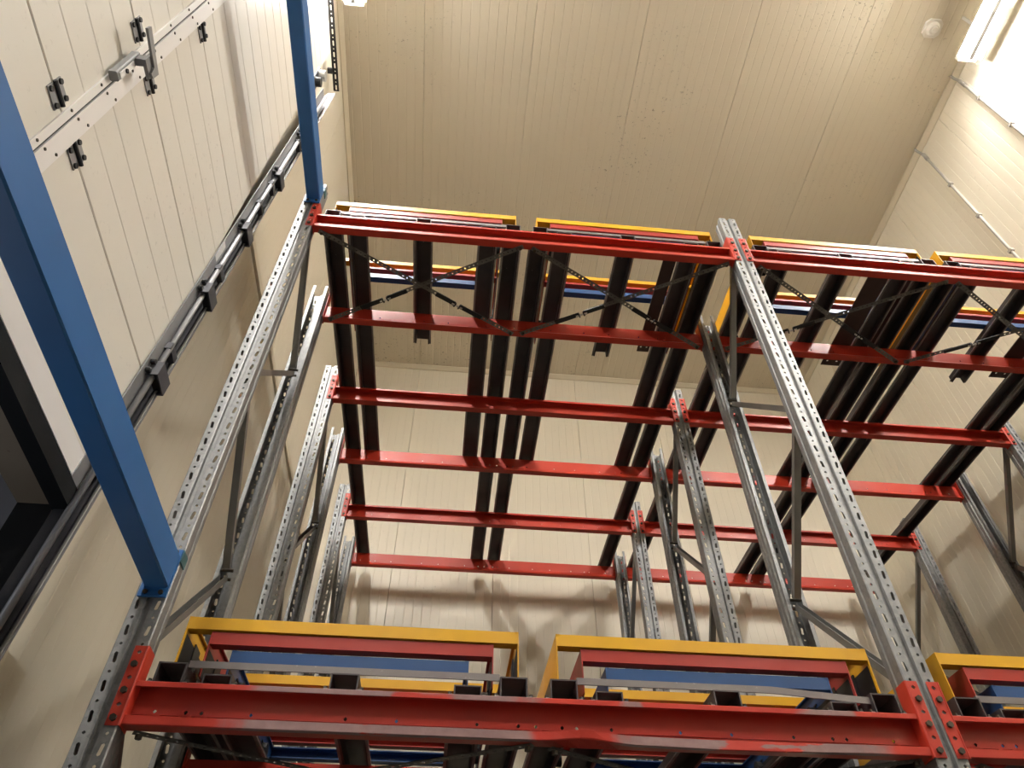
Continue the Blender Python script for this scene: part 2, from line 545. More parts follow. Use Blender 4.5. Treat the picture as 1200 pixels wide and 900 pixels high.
t4 = MB().cbox(LX + 0.001, LX + 0.02, 0.19, BY - 0.02, 5.820, 5.880, 0.004)
tag(t4.build('trim_4', M['trim']), 'horizontal cream cover strip along the left wall panels', None, None, 'structure')

# ------------------------------------------------------------------ dock shelter beyond the opening
ds = empty('dock_shelter', (LX - WT - 0.002, OY1, 0), 'dock shelter behind the raised door, pale panel with black side frame', 'dock shelter')
mb = MB().box(-1.6, -1.55, -2.8, 1.0, 0, 4.85)
mb.build('back_panel', M['pale_panel'], ds)
MB().box(-1.55, -0.01, 0.98, 1.02, 0, 4.85).build('side_curtain', M['pale_panel'], ds)
MB().box(-1.55, -0.01, -2.8, -2.75, 0, 4.85).build('side_curtain', M['black'], ds)
MB().box(-1.55, -0.01, -2.75, 0.97, 4.80, 4.85).build('head_curtain', M['soffit'], ds)
MB().box(-1.04, -1.0, -2.7, 0.75, 2.0, 4.75).build('pale_flap', M['pale_panel'], ds)

# ------------------------------------------------------------------ dock door (leans slightly in its tracks)
PIV = 5.0
door = empty('door_1', (-0.330, -1.395, PIV), 'cream sectional dock door raised above its opening', None, None, 'structure')
door.rotation_euler = (-0.021, 0, 0)
# local: x = out of the face (0), y along the door, z relative to PIV
DY0, DY1 = -1.25, 1.20
zseams = [-1.625, -0.955, -0.255, 0.450, 1.230, 1.960, 2.72, 3.48]


def section(z0, z1, y0, y1, nrib):
    g = 0.003
    prof = [(-0.045, z0 + g), (-0.004, z0 + g), (0.0, z0 + g + 0.004)]
    for i in range(1, nrib):
        c = z0 + (z1 - z0) * i / nrib
        prof += [(0.0, c - 0.006), (-0.0025, c), (0.0, c + 0.006)]
    prof += [(0.0, z1 - g - 0.004), (-0.004, z1 - g), (-0.045, z1 - g)]
    n = len(prof)
    vs = [(p[0], y0, p[1]) for p in prof] + [(p[0], y1, p[1]) for p in prof]
    fs = [(i, n + i, n + i + 1, i + 1) for i in range(n - 1)]
    fs += [tuple(range(n)), tuple(range(2 * n - 1, n - 1, -1)), (n - 1, 2 * n - 1, n, 0)]
    mb = MB()
    mb.add(vs, fs)
    return mb


for i in range(len(zseams) - 1):
    section(zseams[i], zseams[i + 1], DY0, DY1, 2 if i == 0 else 4).build('door_section', M['door'], door)
MB().box(0.001, 0.006, DY0, DY1, -1.615, -1.515).build('bottom_rail', M['alu'], door)
sl = MB()
sl.box(-0.045, 0.012, DY0, DY1, -1.660, -1.627)
sl.cbox(-0.045, 0.020, DY0, DY1, -1.715, -1.661, 0.01)
sl.build('bottom_seal', M['rubber'], door)
# middle stile: narrow and wide aluminium strips with rivets, dark gap between
SYL, SYM, SYR = 0.016, 0.050, 0.122
st1 = MB().box(0.001, 0.008, SYL, SYM - 0.004, -1.50, 3.47).build('stile', M['alu'], door)
st2 = MB().box(0.001, 0.011, SYM + 0.004, SYR, -1.50, 3.47).build('stile', M['alu'], door)
MB().box(0.001, 0.004, SYM - 0.0035, SYM + 0.0035, -1.50, 3.47).build('stile_gap', M['black'], door)
rv = MB()
for k in range(20):
    z = -1.4 + k * 0.245
    rv.cyl((0.0082, SYL + 0.012, z), 0.006, 0.003, 'x', 6)
    rv.cyl((0.0112, SYR - 0.014, z + 0.07), 0.006, 0.003, 'x', 6)
    rv.cyl((0.0112, SYM + 0.016, z + 0.02), 0.006, 0.003, 'x', 6)
tag(rv.build('rivets', M['bolt'], door), None, None, None, 'stuff')
# hinges either side of the stile on every seam
hp, hb = None, None
for z in zseams[1:-1]:
    for yc in (SYL - 0.062, SYR + 0.042):
        if hp is None:
            hp = MB()
            hp.box(0.001, 0.006, -0.040, 0.040, -0.046, -0.006)
            hp.box(0.001, 0.006, -0.040, 0.040, 0.006, 0.046)
            hp = hp.build('hinge', M['track'], door)
            kn = MB()
            kn.cyl((0.010, -0.043, 0), 0.008, 0.086, 'y', 8)
            hk = kn.build('hinge_knuckle', M['black'], hp)
            hb = MB()
            for sy in (-1, 1):
                for sz in (-1, 1):
                    hb.cyl((0.0065, sy * 0.028, sz * 0.034), 0.010, 0.007, 'x', 8)
            hb = hb.build('hinge_bolts', M['black'], hp)
            h = hp
        else:
            h = dup(hp, door)
        h.location = (0, yc, z)
# latch hook on the narrow strip
lb = MB().cbox(0.012, 0.045, SYL - 0.018, SYL + 0.020, -0.60, -0.375, 0.004).build('latch_body', M['grey_plastic'], door)
MB().box(0.046, 0.049, SYL - 0.008, SYL + 0.016, -0.585, -0.45).build('latch_plate', M['alu'], lb)
MB().cyl((0.049, SYL + 0.004, -0.53), 0.009, 0.006, 'x', 10).build('latch_cylinder', M['black'], lb)
hk = MB()
hk.box(0.046, 0.075, SYL - 0.010, SYL + 0.018, -0.43, -0.385)
hk.box(0.076, 0.090, SYL - 0.012, SYL + 0.062, -0.44, -0.365)
hk.prism([(0.040 + SYL, -0.440), (0.062 + SYL, -0.430), (0.065 + SYL, -0.375), (-0.108 + SYL, -0.345), (-0.112 + SYL, -0.382), (0.03 + SYL, -0.400)], 0.091, 0.101, 'x')
hk.build('latch_hook', M['grey_plastic'], lb)

# ------------------------------------------------------------------ right-hand door track
trk = empty('door_track', (-0.342, -0.088, PIV), 'grey vertical door track with black roller brackets, right of the dock door', 'door track')
trk.rotation_euler = (-0.080, 0, 0)
Z0, Z1 = -2.6, 3.05
MB().box(0.018, 0.022, -0.115, -0.045, -1.68, Z1).build('track_plate', M['track'], trk)
MB().tube([(0.040, -0.045, Z0), (0.040, -0.045, Z1)], 0.0135, 10).build('track_rod', M['track'], trk, True)
ch = MB().sheet([(0.016, -0.028), (-0.022, -0.028), (-0.022, 0.035), (0.030, 0.035)], 0.004, Z0, Z1, 'z')
ch.build('track_channel', M['track_dark'], trk)
MB().box(-0.022, 0.052, 0.040, 0.046, Z0, 3.42).build('outer_angle', M['track'], trk)
MB().box(0.0385, 0.046, 0.032, 0.0398, Z0, 3.42).build('angle_lip', M['chrome'], trk)
rb = None
for i, z in enumerate([-1.46, -0.95, -0.25, 0.47, 1.28, 2.02]):
    if rb is None:
        rb = MB().sheet([(0.024, 0.038), (0.072, 0.038), (0.072, -0.072), (0.024, -0.072)], 0.006, -0.045, 0.045, 'z').build('roller_bracket', M['track_dark'], trk)
        c = MB()
        c.box(0.030, 0.071, -0.064, 0.030, 0.020, 0.026)
        c.box(0.030, 0.071, -0.064, 0.030, -0.026, -0.020)
        c.build('bracket_web', M['black'], rb)
        MB().cyl((0.048, -0.05, 0.033), 0.017, 0.025, 'z', 10).build('roller', M['black'], rb)
        q = MB()
        q.cyl((0.026, -0.09, 0.03), 0.012, 0.02, 'x', 8)
        q.cyl((0.026, -0.09, -0.03), 0.012, 0.02, 'x', 8)
        q.build('bracket_bolts', M['black'], rb)
        b = rb
    else:
        b = dup(rb, trk)
    b.location = (0, 0, z)
cl = None
for i, z in enumerate([-1.15, -0.62, 0.15, 0.95, 1.75, 2.6]):
    if cl is None:
        cl = MB()
        cl.box(-0.022, 0.004, 0.0465, 0.085, -0.03, 0.03)
        cl = cl.build('wall_clip', M['track_dark'], trk)
        cb = MB()
        cb.cyl((0.0045, 0.07, -0.018), 0.009, 0.012, 'x', 8)
        cb.cyl((0.0045, 0.07, 0.018), 0.009, 0.012, 'x', 8)
        cb.build('clip_bolts', M['bolt'], cl)
        c = cl
    else:
        c = dup(cl, trk)
    c.location = (0, 0, z)
tp = None
for z in [-0.75, 0.0, 0.85, 1.15, 1.95]:
    if tp is None:
        tp = MB().box(0.0225, 0.052, -0.060, 0.030, -0.022, 0.022).build('cross_tab', M['track_dark'], trk)
        t = tp
    else:
        t = share('cross_tab', tp, trk)
    t.location = (0, 0, z)
MB().box(0.0225, 0.0235, -0.112, -0.075, 0.02, 0.19).build('track_label', M['label'], trk)

# slotted angle along the head of the door with its spring gear
sa = empty('slotted_angle', (-0.350, 0.29, 8.62), 'black slotted angle running above the dock door on the left wall', 'angle bar')
sm = MB()
cells, y = [], 0.0
while y < 2.99:
    cells.append((y, y + 0.07, (0.024, 0.007, 0)))
    cells.append((y + 0.07, y + 0.10, (0.007, 0.006, 0)))
    y += 0.10
sm.strip((0, 0, 0), (0, -1, 0), (1, 0, 0), (0, 0, -1), 0.05, cells, 0.004)
sm.strip((0, 0, 0.004), (0, -1, 0), (0, 0, 1), (1, 0, 0), 0.05, cells, 0.004)
sm.build('slotted_bar', M['black'], sa)
for k in range(4):
    MB().box(-0.08, -0.0045, -0.2 - k * 0.8, -0.15 - k * 0.8, 0.02, 0.045).build('wall_bracket', M['track_dark'], sa)
gear = empty('cable_drum', (-0.33, -0.10, 7.62), 'grey cable drum with black bearing at the top of the door track', 'cable drum')
MB().cyl((0.02, -0.02, 0.28), 0.045, 0.05, 'x', 14).build('drum', M['chrome'], gear)
MB().cyl((0.015, -0.02, 0.28), 0.06, 0.006, 'x', 14).build('drum_flange', M['track'], gear)
MB().box(-0.065, 0.012, -0.07, 0.03, 0.08, 0.34).build('bearing_plate', M['track_dark'], gear)
MB().cyl((0.013, -0.02, 0.14), 0.04, 0.045, 'x', 12).build('bearing', M['black'], gear)

# ------------------------------------------------------------------ lamps
TUBES = []


def lamp(x0, x1, y0, y1, z, label, mat='tube'):
    L = empty('strip_light', ((x0 + x1) / 2, y0, z), label, 'ceiling light', 'twin tube strip lights')
    w, ln = (x1 - x0), (y0 - y1)
    MB().prism([(-w * 0.36, 0.062), (-w * 0.5, 0.03), (w * 0.5, 0.03), (w * 0.36, 0.062)], -ln, 0, 'y').build('housing', M['white_plastic'], L)
    MB().box(-0.006, 0.006, -ln, 0, -0.056, 0.029).box(-0.022, 0.022, -ln, 0, -0.064, -0.056).build('gap_shade', M['grey_plastic'], L)  # strip added below the tubes so the gap between them reads dark
    for sx in (-1, 1):
        zl = -0.052 if sx * x0 > 3 else -0.004     # deeper shade on the wall side
        MB().prism([(sx * w * 0.5, 0.029), (sx * (w * 0.5 + 0.004), 0.029), (sx * (w * 0.5 + 0.010), zl), (sx * (w * 0.5 + 0.006), zl)][::sx], -ln, 0, 'y').build('side_reflector', M['white_plastic'], L)
    for yy in (0.002, -ln - 0.032):
        MB().box(-w * 0.44, w * 0.44, yy, yy + 0.03, -0.012, 0.05).build('end_cap', M['white_plastic'], L)
    for s in (-1, 1):
        MB().cyl((s * w * 0.26, -ln, -0.002), w * 0.165, ln, 'y', 10).build('tube', M[mat], L)
    for yy in (-0.25, -ln + 0.25):
        MB().box(-0.012, 0.012, yy - 0.012, yy + 0.012, 0.063, CZ - z - 0.001).build('hanger', M['white_plastic'], L)


lamp(-0.276, -0.075, -0.42, -1.92, 8.95, 'twin tube strip light near the left wall, only its end in the frame')
lamp(5.559, 5.763, -0.47, -1.97, 8.95, 'bright twin tube strip light hanging by the right wall')
for xc, nm in ((-0.2, 'left'), (5.755, 'right')):  # guessed lamps out of view, added as fill for the aisle side
    for k, y0 in enumerate((-2.10, -4.40)):
        lamp(xc - 0.104, xc + 0.104, y0, y0 - 1.5, 9.10, 'added fill strip light by the %s wall behind the viewer, %s along the row' % (nm, ('second', 'third')[k]), 'tube_fill')
dl = empty('dock_fill_light', (LX - 0.50, -1.0, 0), 'added fill light on a stand, out of view inside the dock shelter', 'fill light')  # added out of view to brighten the soffit and pale curtain
MB().cyl((0, 0, 0), 0.02, 2.1, 'z', 10).cyl((0, 0, 0), 0.18, 0.02, 'z', 16).build('stand', M['black'], dl)
MB().cbox(-0.08, 0.08, -0.15, 0.15, 2.101, 2.15, 0.01).build('housing', M['grey_plastic'], dl)
MB().box(-0.07, 0.07, -0.14, 0.14, 2.151, 2.156).build('lens', M['dock_fill'], dl)

sd = empty('smoke_detector', (5.400, -0.600, CZ), 'round white smoke detector on the ceiling beside the strip light', 'detector')
MB().cbox(-0.085, 0.085, -0.085, 0.085, -0.03, -0.001, 0.035).build('base', M['white_plastic'], sd)
d2 = MB()
d2.cyl((0, 0, -0.066), 0.045, 0.036, 'z', 20, 0.066)
d2.build('sensor_head', M['white_plastic'], sd)
MB().cyl((0, 0, -0.074), 0.030, 0.008, 'z', 16, 0.036).build('sensor_cap', M['white_plastic'], sd)

for k, (y, lab) in enumerate([(-0.170, 'thin grey conduit on the right wall, the one nearer the light'),
                              (0.622, 'thin grey conduit on the right wall, the one deeper in the room')]):
    c = empty('conduit', (RX, y, CZ), lab, 'conduit', 'conduits on the right wall')
    MB().tube([(-0.06, 0, -0.001), (-0.055, 0, -0.05), (-0.022, 0, -0.12), (-0.016, 0, -0.2), (-0.016, 0, -CZ + 0.01)], 0.0135, 8).build('pipe', M['conduit'], c, True)
    MB().cyl((-0.016, 0, -0.24), 0.019, 0.12, 'z', 8).build('coupling', M['conduit'], c, True)
    cp = None
    for j in range(8):
        if cp is None:
            cp = MB()
            cp.box(-0.034, -0.0005, -0.022, 0.022, -0.015, 0.015)
            cp = cp.build('pipe_clip', M['conduit'], c)
            o = cp
        else:
            o = share('pipe_clip', cp, c)
        o.location = (0, 0, -0.55 - j * 0.62 - k * 0.25)

# ------------------------------------------------------------------ upright (rack post) mesh
UH = 6.2


def upright_meshes():
    mb = MB()
    cells, z = [], 0.2
    while z < UH - 0.051:
        cells.append((z, z + 0.05, 'slot'))
        cells.append((z + 0.05, z + 0.10, 'dot'))
        z += 0.10
    for s in (-1, 1):
        cc = [(0.0, 0.2, None)]
        for a, b, k in cells:
            cc.append((a, b, (0.0205, 0.0062, s * 0.12) if k == 'slot' else (0.0062, 0.0055, 0)))
        x0 = 0.017 if s == 1 else -0.054
        mb.strip((x0, -BD, 0), (0, 0, 1), (1, 0, 0), (0, -1, 0), 0.037, cc, 0.0028)
        # side wall with a pressed rib and the returned lip
        p = [(0.0538, -BD), (0.058, -BD + 0.004), (0.058, -0.016), (0.0545, -0.010), (0.0545, 0.006), (0.058, 0.012), (0.058, 0.022),
             (0.052, 0.030), (0.052, 0.050), (0.032, 0.050), (0.032, 0.042)]
        p = [(s * a, b) for a, b in p]
        mb.sheet(p, 0.0028 * s, 0, UH, 'z')
    g = [(-0.0172, -BD), (-0.011, -BD + 0.001), (-0.007, -BD + 0.013), (0.007, -BD + 0.013), (0.011, -BD + 0.001), (0.0172, -BD)]
    mb.sheet(g, 0.0028, 0, UH, 'z')
    return mb


up_src = upright_meshes().build('upright', M['galv'])
up_mesh = up_src.data
bpy.data.objects.remove(up_src)
foot_mb = MB().box(-0.08, 0.08, -0.08, 0.08, 0.0, 0.008)
fo = foot_mb.build('base_plate', M['galv'])
foot_mesh = fo.data
bpy.data.objects.remove(fo)
UT = [[6.19, 5.99], [6.12, 6.10], [6.20, 6.16]]     # heights of the posts, pair by pair
UX = {0: 'at the left end of the racking', 1: 'between the two bays', 2: 'at the right end of the racking'}
PN = ['front', 'middle', 'rear']
brace_src = {}


def brace_mesh(p0, p1, key):
    if key not in brace_src:
        m, ln = frame_matrix(p0, p1, (1, 0, 0))
        mb = MB().at(m)
        mb.sheet([(0.016, 0.018), (-0.016, 0.018), (-0.016, -0.018), (0.016, -0.018)], 0.0025, 0, ln, 'x')
        o = mb.build('brace', M['brace'])
        brace_src[key] = o.data
        bpy.data.objects.remove(o)
    return brace_src[key]


for ix in range(3):
    for ip in range(3):
        y0, y1 = YR[2 * ip], YR[2 * ip + 1]
        fr = empty('rack_ladder', (ix * W, y0, 0), '%s galvanized upright frame with slotted posts, %s' % (PN[ip], UX[ix]), 'rack frame', 'galvanized upright frames')
        D = y1 - y0
        for k, yy in enumerate((0.0, D)):
            o = bpy.data.objects.new('upright', up_mesh)
            COL.objects.link(o)
            o.parent = fr
            o.location = (0, yy, 0)
            o.rotation_euler = (0, 0, math.pi * k)
            o.scale = (1, 1, UT[ip][k] / UH)
            b = bpy.data.objects.new('base_plate', foot_mesh)
            COL.objects.link(b)
            b.parent = o
            b.scale = (1, 1, UH / UT[ip][k])
        nodes = [(5.84, 5.08), (4.40, 5.03), (4.33, 3.62), (2.92, 3.57), (2.70, 2.02), (1.30, 1.95), (1.20, 0.45)]
        for j, (za, zb) in enumerate(nodes):
            me = brace_mesh((0, 0.062, za), (0, D - 0.062, zb), (ip, j))
            o = bpy.data.objects.new('brace', me)
            COL.objects.link(o)
            o.parent = fr
        fb = MB()
        for za, zb in nodes:
            fb.cyl((-0.028, 0.045, za), 0.008, 0.056, 'x', 6)
            fb.cyl((-0.028, D - 0.045, zb), 0.008, 0.056, 'x', 6)
        fb.build('brace_bolts', M['bolt'], fr)

# ------------------------------------------------------------------ beams
XA, XB = 0.067, W - 0.067


def hole_cells(x0, x1, hs):
    cs, a = [], x0
    for h in hs:
        if a < h - 0.02:
            cs.append((a, h - 0.02, None))
        cs.append((h - 0.02, h + 0.02, (0.0065, 0.0065, 0)))
        a = h + 0.02
    cs.append((a, x1, None))
    return cs


HOLES = [0.14, 0.24, 0.29, 0.45, 0.76, 0.93, 1.20, 1.34, 1.40, 1.49, 1.54, 1.66, 1.90, 2.08, 2.30, 2.44, 2.49, 2.66]


def dent(q):
    x, y, z = q
    g = math.exp(-((x - 1.56) / 0.085) ** 2)
    lo = max(0.0, min(1.0, (0.075 - z) / 0.06))
    fr = max(0.0, min(1.0, (-y) / 0.05))
    z += 0.022 * g * fr * lo
    y += 0.016 * g * lo * fr
    g2 = math.exp(-((x - 2.05) / 0.38) ** 2)
    z -= 0.010 * g2 * lo * fr
    y -= 0.006 * g2 * lo * fr
    return (x, y, z)


def beam_mesh(front, mat, damaged=False):
    mb = MB()
    t = 0.0035
    zh = 0.062 if front else 0.058
    cs = hole_cells(XA, XB, HOLES)
    if front:      # channel open to the front, lips on both flanges
        fn = dent if damaged else None
        ns = 60 if damaged else 1
        mb.sheet([(-BD, 0.030), (-BD, 0.003), (-BD + 0.003, 0.0), (0.0, 0.0), (0.0, zh - 0.012)], t, XA, XB, 'x', ns, fn)
        mb.sheet([(0.0, zh + 0.012), (0.0, BH), (-BD + 0.002, BH), (-BD, BH - 0.002), (-BD, BH - 0.018)], t, XA, XB, 'x', ns, fn)
        mb.strip((0, -t, zh - 0.012), (1, 0, 0), (0, 0, 1), (0, -1, 0), 0.024, cs, -t)
    else:          # channel open to the rear, lower edge of the web kicked out
        mb.sheet([(BD, 0.022), (BD, 0.0), (0.003, 0.0), (0.0, 0.004), (0.020, 0.036), (0.020, zh - 0.012)], -t, XA, XB, 'x')
        mb.sheet([(0.020, zh + 0.012), (0.020, BH), (BD, BH), (BD, BH - 0.022)], -t, XA, XB, 'x')
        mb.strip((0, 0.020, zh - 0.012), (1, 0, 0), (0, 0, 1), (0, -1, 0), 0.024, cs, t)
    o = mb.build('beam_channel', mat)
    me = o.data
    bpy.data.objects.remove(o)
    return me


CH = 0.268


def connector_src(side, face):
    """side +1: bay lies to +X of the post; face -1: plate on the front face, +1: on the rear face. local origin at beam bottom, post axis"""
    s, f = side, face
    mb = MB()
    cells = [(i * CH / 6, (i + 1) * CH / 6, (0.0078, 0.0078, 0) if i % 2 else None) for i in range(6)]
    x0 = 0.0185
    wd = 0.040
    o = (s * x0, f * (BD + 0.0052), -0.006)
    mb.strip(o, (0, 0, 1), (s, 0, 0), (0, f, 0), wd, cells, 0.004)
    p = [(s * (x0 + wd), f * (BD + 0.0052)), (s * (x0 + wd + 0.003), f * (BD + 0.0035)), (s * (x0 + wd + 0.0045), f * (BD - 0.004)), (s * (x0 + wd + 0.0045), f * (-0.012))]
    mb.sheet(p, 0.004 * (1 if s * f > 0 else -1), -0.006, CH - 0.006, 'z')
    ob = mb.build('connector', M['red_conn'])
    bb = MB()
    bolts = []
    for i in (0, 2, 4):
        zc = -0.006 + (i + 0.5) * CH / 6
        b = MB()
        yb = f * (BD + 0.0055)
        b.cyl((s * (x0 + wd * 0.5), min(yb, yb + f * 0.010), zc), 0.0115, 0.010, 'y', 6)
        bolts.append(b)
    bobs = [b.build('bolt', M['bolt'], ob) for b in bolts]
    me, bm = ob.data, [b.data for b in bobs]
    for b in bobs:
        bpy.data.objects.remove(b)
    bpy.data.objects.remove(ob)
    return me, bm


CONN = {(s, f): connector_src(s, f) for s in (-1, 1) for f in (-1, 1)}
BM = {'f': beam_mesh(True, M['red']), 'b': beam_mesh(False, M['red']), 'd': beam_mesh(True, M['worn'], True), 'w': beam_mesh(True, M['worn'])}
ROWN = ['front', 'second', 'third', 'fourth', 'fifth', 'rearmost']
for lev, zb in LEVELS:
    for row in range(6):
        if lev == 'lower' and row > 1:
            continue
        for bay in range(2):
            bn = 'left' if bay == 0 else 'right'
            if lev == 'lower':
                lab = ['red front beam of the lower level, scraped and dented, left bay' if bay == 0 else 'red front beam of the lower level, scraped, right bay',
                       'red beam just behind the lower front beam, %s bay' % bn][row]
            else:
                lab = 'red rack beam, %s of six rows from the front, upper level, %s bay' % (ROWN[row] if row not in (0, 5) else ['first', '', '', '', '', 'last'][row], bn)
            root = empty('rack_beam', (bay * W, YR[row], zb + SLOPE * YR[row]), lab, 'rack beam', 'red beams of the racking')
            fr = row % 2 == 0
            key = ('f' if fr else 'b') if not (lev == 'lower' and row == 0) else ('d' if bay == 0 else 'w')
            o = bpy.data.objects.new('beam_channel', BM[key])
            COL.objects.link(o)
            o.parent = root
            for s, x in ((1, 0.0), (-1, W)):
                me, bm = CONN[(s, -1 if fr else 1)]
                c = bpy.data.objects.new('connector', me)
                COL.objects.link(c)
                c.parent = root
                c.location = (x, 0, 0)
                for q in bm:
                    b = bpy.data.objects.new('bolt', q)
                    COL.objects.link(b)
                    b.parent = c

# ------------------------------------------------------------------ push-back rails
RW, RT = 0.130, 0.005


def shear(q):
    return (q[0], q[1], q[2] + SLOPE * q[1])


def rail_mesh(h, y0, y1):
    mb = MB()
    hw = RW / 2
    f = 0.017
    mb.sheet([(-hw + f - 0.004, 0.0), (-hw + f, 0.0), (-hw + f, h), (hw - f, h), (hw - f, 0.0), (hw - f + 0.004, 0.0)], -RT, y0, y1, 'y', 1, shear)
    return mb


def flange_mesh(y0, y1):
    mb = MB()
    vs = [shear(q) for q in [(x, y, z) for z in (0.0, 0.0045) for y in (y0, y1) for x in (-0.0075, 0.0060)]]
    mb.add(vs, [(0, 2, 3, 1), (4, 5, 7, 6), (0, 1, 5, 4), (2, 6, 7, 3), (0, 4, 6, 2), (1, 3, 7, 5)])
    return mb


def rail_feet(h):
    mb = MB()
    hw = RW / 2
    for s in (-1, 1):
        mb.cyl((s * (hw - 0.004), -0.030, 0.0055), 0.007, 0.007, 'z', 6)
    return mb


RAILK = {'outer': (0.071, -0.043, 4.13), 'inner': (0.036, -0.040, 2.45), 'middle': (0.057, -0.043, 1.005)}
RM, RFT, RFL = {}, {}, {}
for k, (h, a, b) in RAILK.items():
    o = rail_mesh(h, a, b).build('rail_channel', M['rail'])
    RM[k] = o.data
    bpy.data.objects.remove(o)
    o = flange_mesh(a, b).build('rail_flange', M['rail_edge'])
    RFL[k] = o.data
    bpy.data.objects.remove(o)
    o = rail_feet(h).build('foot_bolts', M['bolt'])
    RFT[k] = o.data
    bpy.data.objects.remove(o)
OFFS = [('outer', -0.582, 'left outer'), ('inner', -0.423, 'left inner'), ('middle', 0.0, 'short middle'), ('inner', 0.423, 'right inner'), ('outer', 0.582, 'right outer')]
LN = ['first', 'second', 'third', 'fourth']
GAP = 0.0032
for lev, zb in LEVELS:
    for il, xc in enumerate(LANE):
        if lev == 'lower' and il == 3:
            continue
        for kind, dx, nm in OFFS:
            lab = '%s dark steel rail of the %s lane from left, %s level' % (nm, LN[il], lev)
            r = empty('rack_rail', (xc + dx, 0, zb + BH + GAP), lab, 'rail', 'dark push-back rails')
            o = bpy.data.objects.new('rail_channel', RM[kind])
            COL.objects.link(o)
            o.parent = r
            for sx in (-1, 1):
                o = bpy.data.objects.new('rail_flange', RFL[kind])
                COL.objects.link(o)
                o.parent = r
                o.location = (sx * (RW / 2 - 0.0070), 0, 0)
            o = bpy.data.objects.new('foot_bolts', RFT[kind])
            COL.objects.link(o)
            o.parent = r

# flat bar across the front of each lane
for lev, zb in LEVELS:
    for il, xc in enumerate(LANE):
        if lev == 'lower' and il == 3:
            continue
        bent = lev == 'lower' and il == 1
        mb = MB()

        def bend(q, bent=bent):
            x, y, z = q
            if bent and x > 0.17:
                z -= 0.024 * min(1.0, (x - 0.17) / 0.35)
            return (x, y, z)
        mb.sheet([(-0.024, 0.0590), (-0.024, 0.0785), (-0.003, 0.0785)], 0.005, -0.533, 0.533, 'x', 24, bend)
        lab = ('bent grey bar across the lower front rail ends of the second lane' if bent else
               'straight grey bar across front rail ends, %s lane from left, %s level' % (LN[il], lev))
        o = mb.build('stop_bar', M['bar'])
        o.location = (xc, 0, zb + BH + GAP)
        tag(o, lab, 'stop bar', 'grey bars across the rail ends')

# brown flat plates beside the right inner rails (upper level)
for il in (1, 2, 3):
    xc = LANE[il]
    mb = MB()
    cells = [(0.0, 0.86, None), (0.86, 0.90, (0.008, 0.008, 0)), (0.90, 0.925, None)]
    o = xc + (0.262 if il == 1 else 0.205)
    w = (0.088 if il == 1 else 0.142)
    hw = w / 2
    for a in (0, 1):
        mb.strip((a * hw, 0, 0), (0, 1, SLOPE), (1, 0, 0), (0, 0, -1), hw, cells, 0.006)
    ob = mb.build('steel_plate', M['plate'])
    ob.location = (o, 0.0, ZU + BH + 0.001)
    tag(ob, 'flat brown steel plate with two bolt holes between rails, %s lane from left' % LN[il], 'steel plate', 'brown plates beside the rails')

# ------------------------------------------------------------------ push-back carts
CARTS = [('yellow', M['yellow'], 0.600, 0.264, 0.078, 0.176, 'tallest'), ('red', M['cart_red'], 0.508, 0.212, 0.042, 0.165, 'middle-sized'), ('blue', M['blue'], 0.420, 0.147, 0.042, 0.095, 'lowest')]


def cart_parts(hw, top, bot, side_h, mat, seed, CL):
    rnd = random.Random(seed)
    parts = []
    bh = 0.046
    for nm, ys, d in (('front_bar', 0.0, 1), ('cross_bar', 0.450, 1), ('rear_bar', CL - 0.005, -1)):
        mb = MB()
        tp, h2 = top, bh
        if nm == 'cross_bar':
            tp, h2 = {0: (0.252, 0.037), 1: (0.172, 0.020), 2: (0.105, 0.046)}[seed]
        pth = [(ys + d * 0.045, tp), (ys, tp), (ys, tp - h2), (ys + d * 0.045, tp - h2)]
        mb.sheet(pth, 0.004 * d, -hw + 0.0005, hw - 0.0005, 'x', 1, shear)
        parts.append((nm, mb, mat, []))
    for s in (-1, 1):
        mb = MB()
        x = s * hw
        pth = [(x - s * 0.014, top + 0.0005), (x, top + 0.0005), (x, top - side_h)]
        mb.sheet(pth, 0.004 * (-s), 0.0 - 0.0015, CL, 'y', 1, shear)
        wheels = []
        for yy in (0.16, 0.78):
            wm = MB()
            wm.cyl((min(x - s * 0.006, x - s * 0.03), yy, bot + 0.028 + SLOPE * yy), 0.027, 0.024, 'x', 12)
            wm.box(min(x - s * 0.006, x - s * 0.011), max(x - s * 0.006, x - s * 0.011), yy - 0.035, yy + 0.035, bot + 0.05 + SLOPE * yy, top - 0.05 + SLOPE * yy)
            wheels.append(wm)
        rm = MB()
        xa, xb = sorted((x - s * 0.0045, x - s * 0.0058))
        rm.box(xa, xb, 0.012, CL - 0.012, top - side_h - 0.0005, top - 0.062)  # black liner added to keep the inner face dark from below
        rm.v = [shear(q) for q in rm.v]
        wheels.append(rm)
        parts.append(('side_plate', mb, mat, wheels))
    return parts


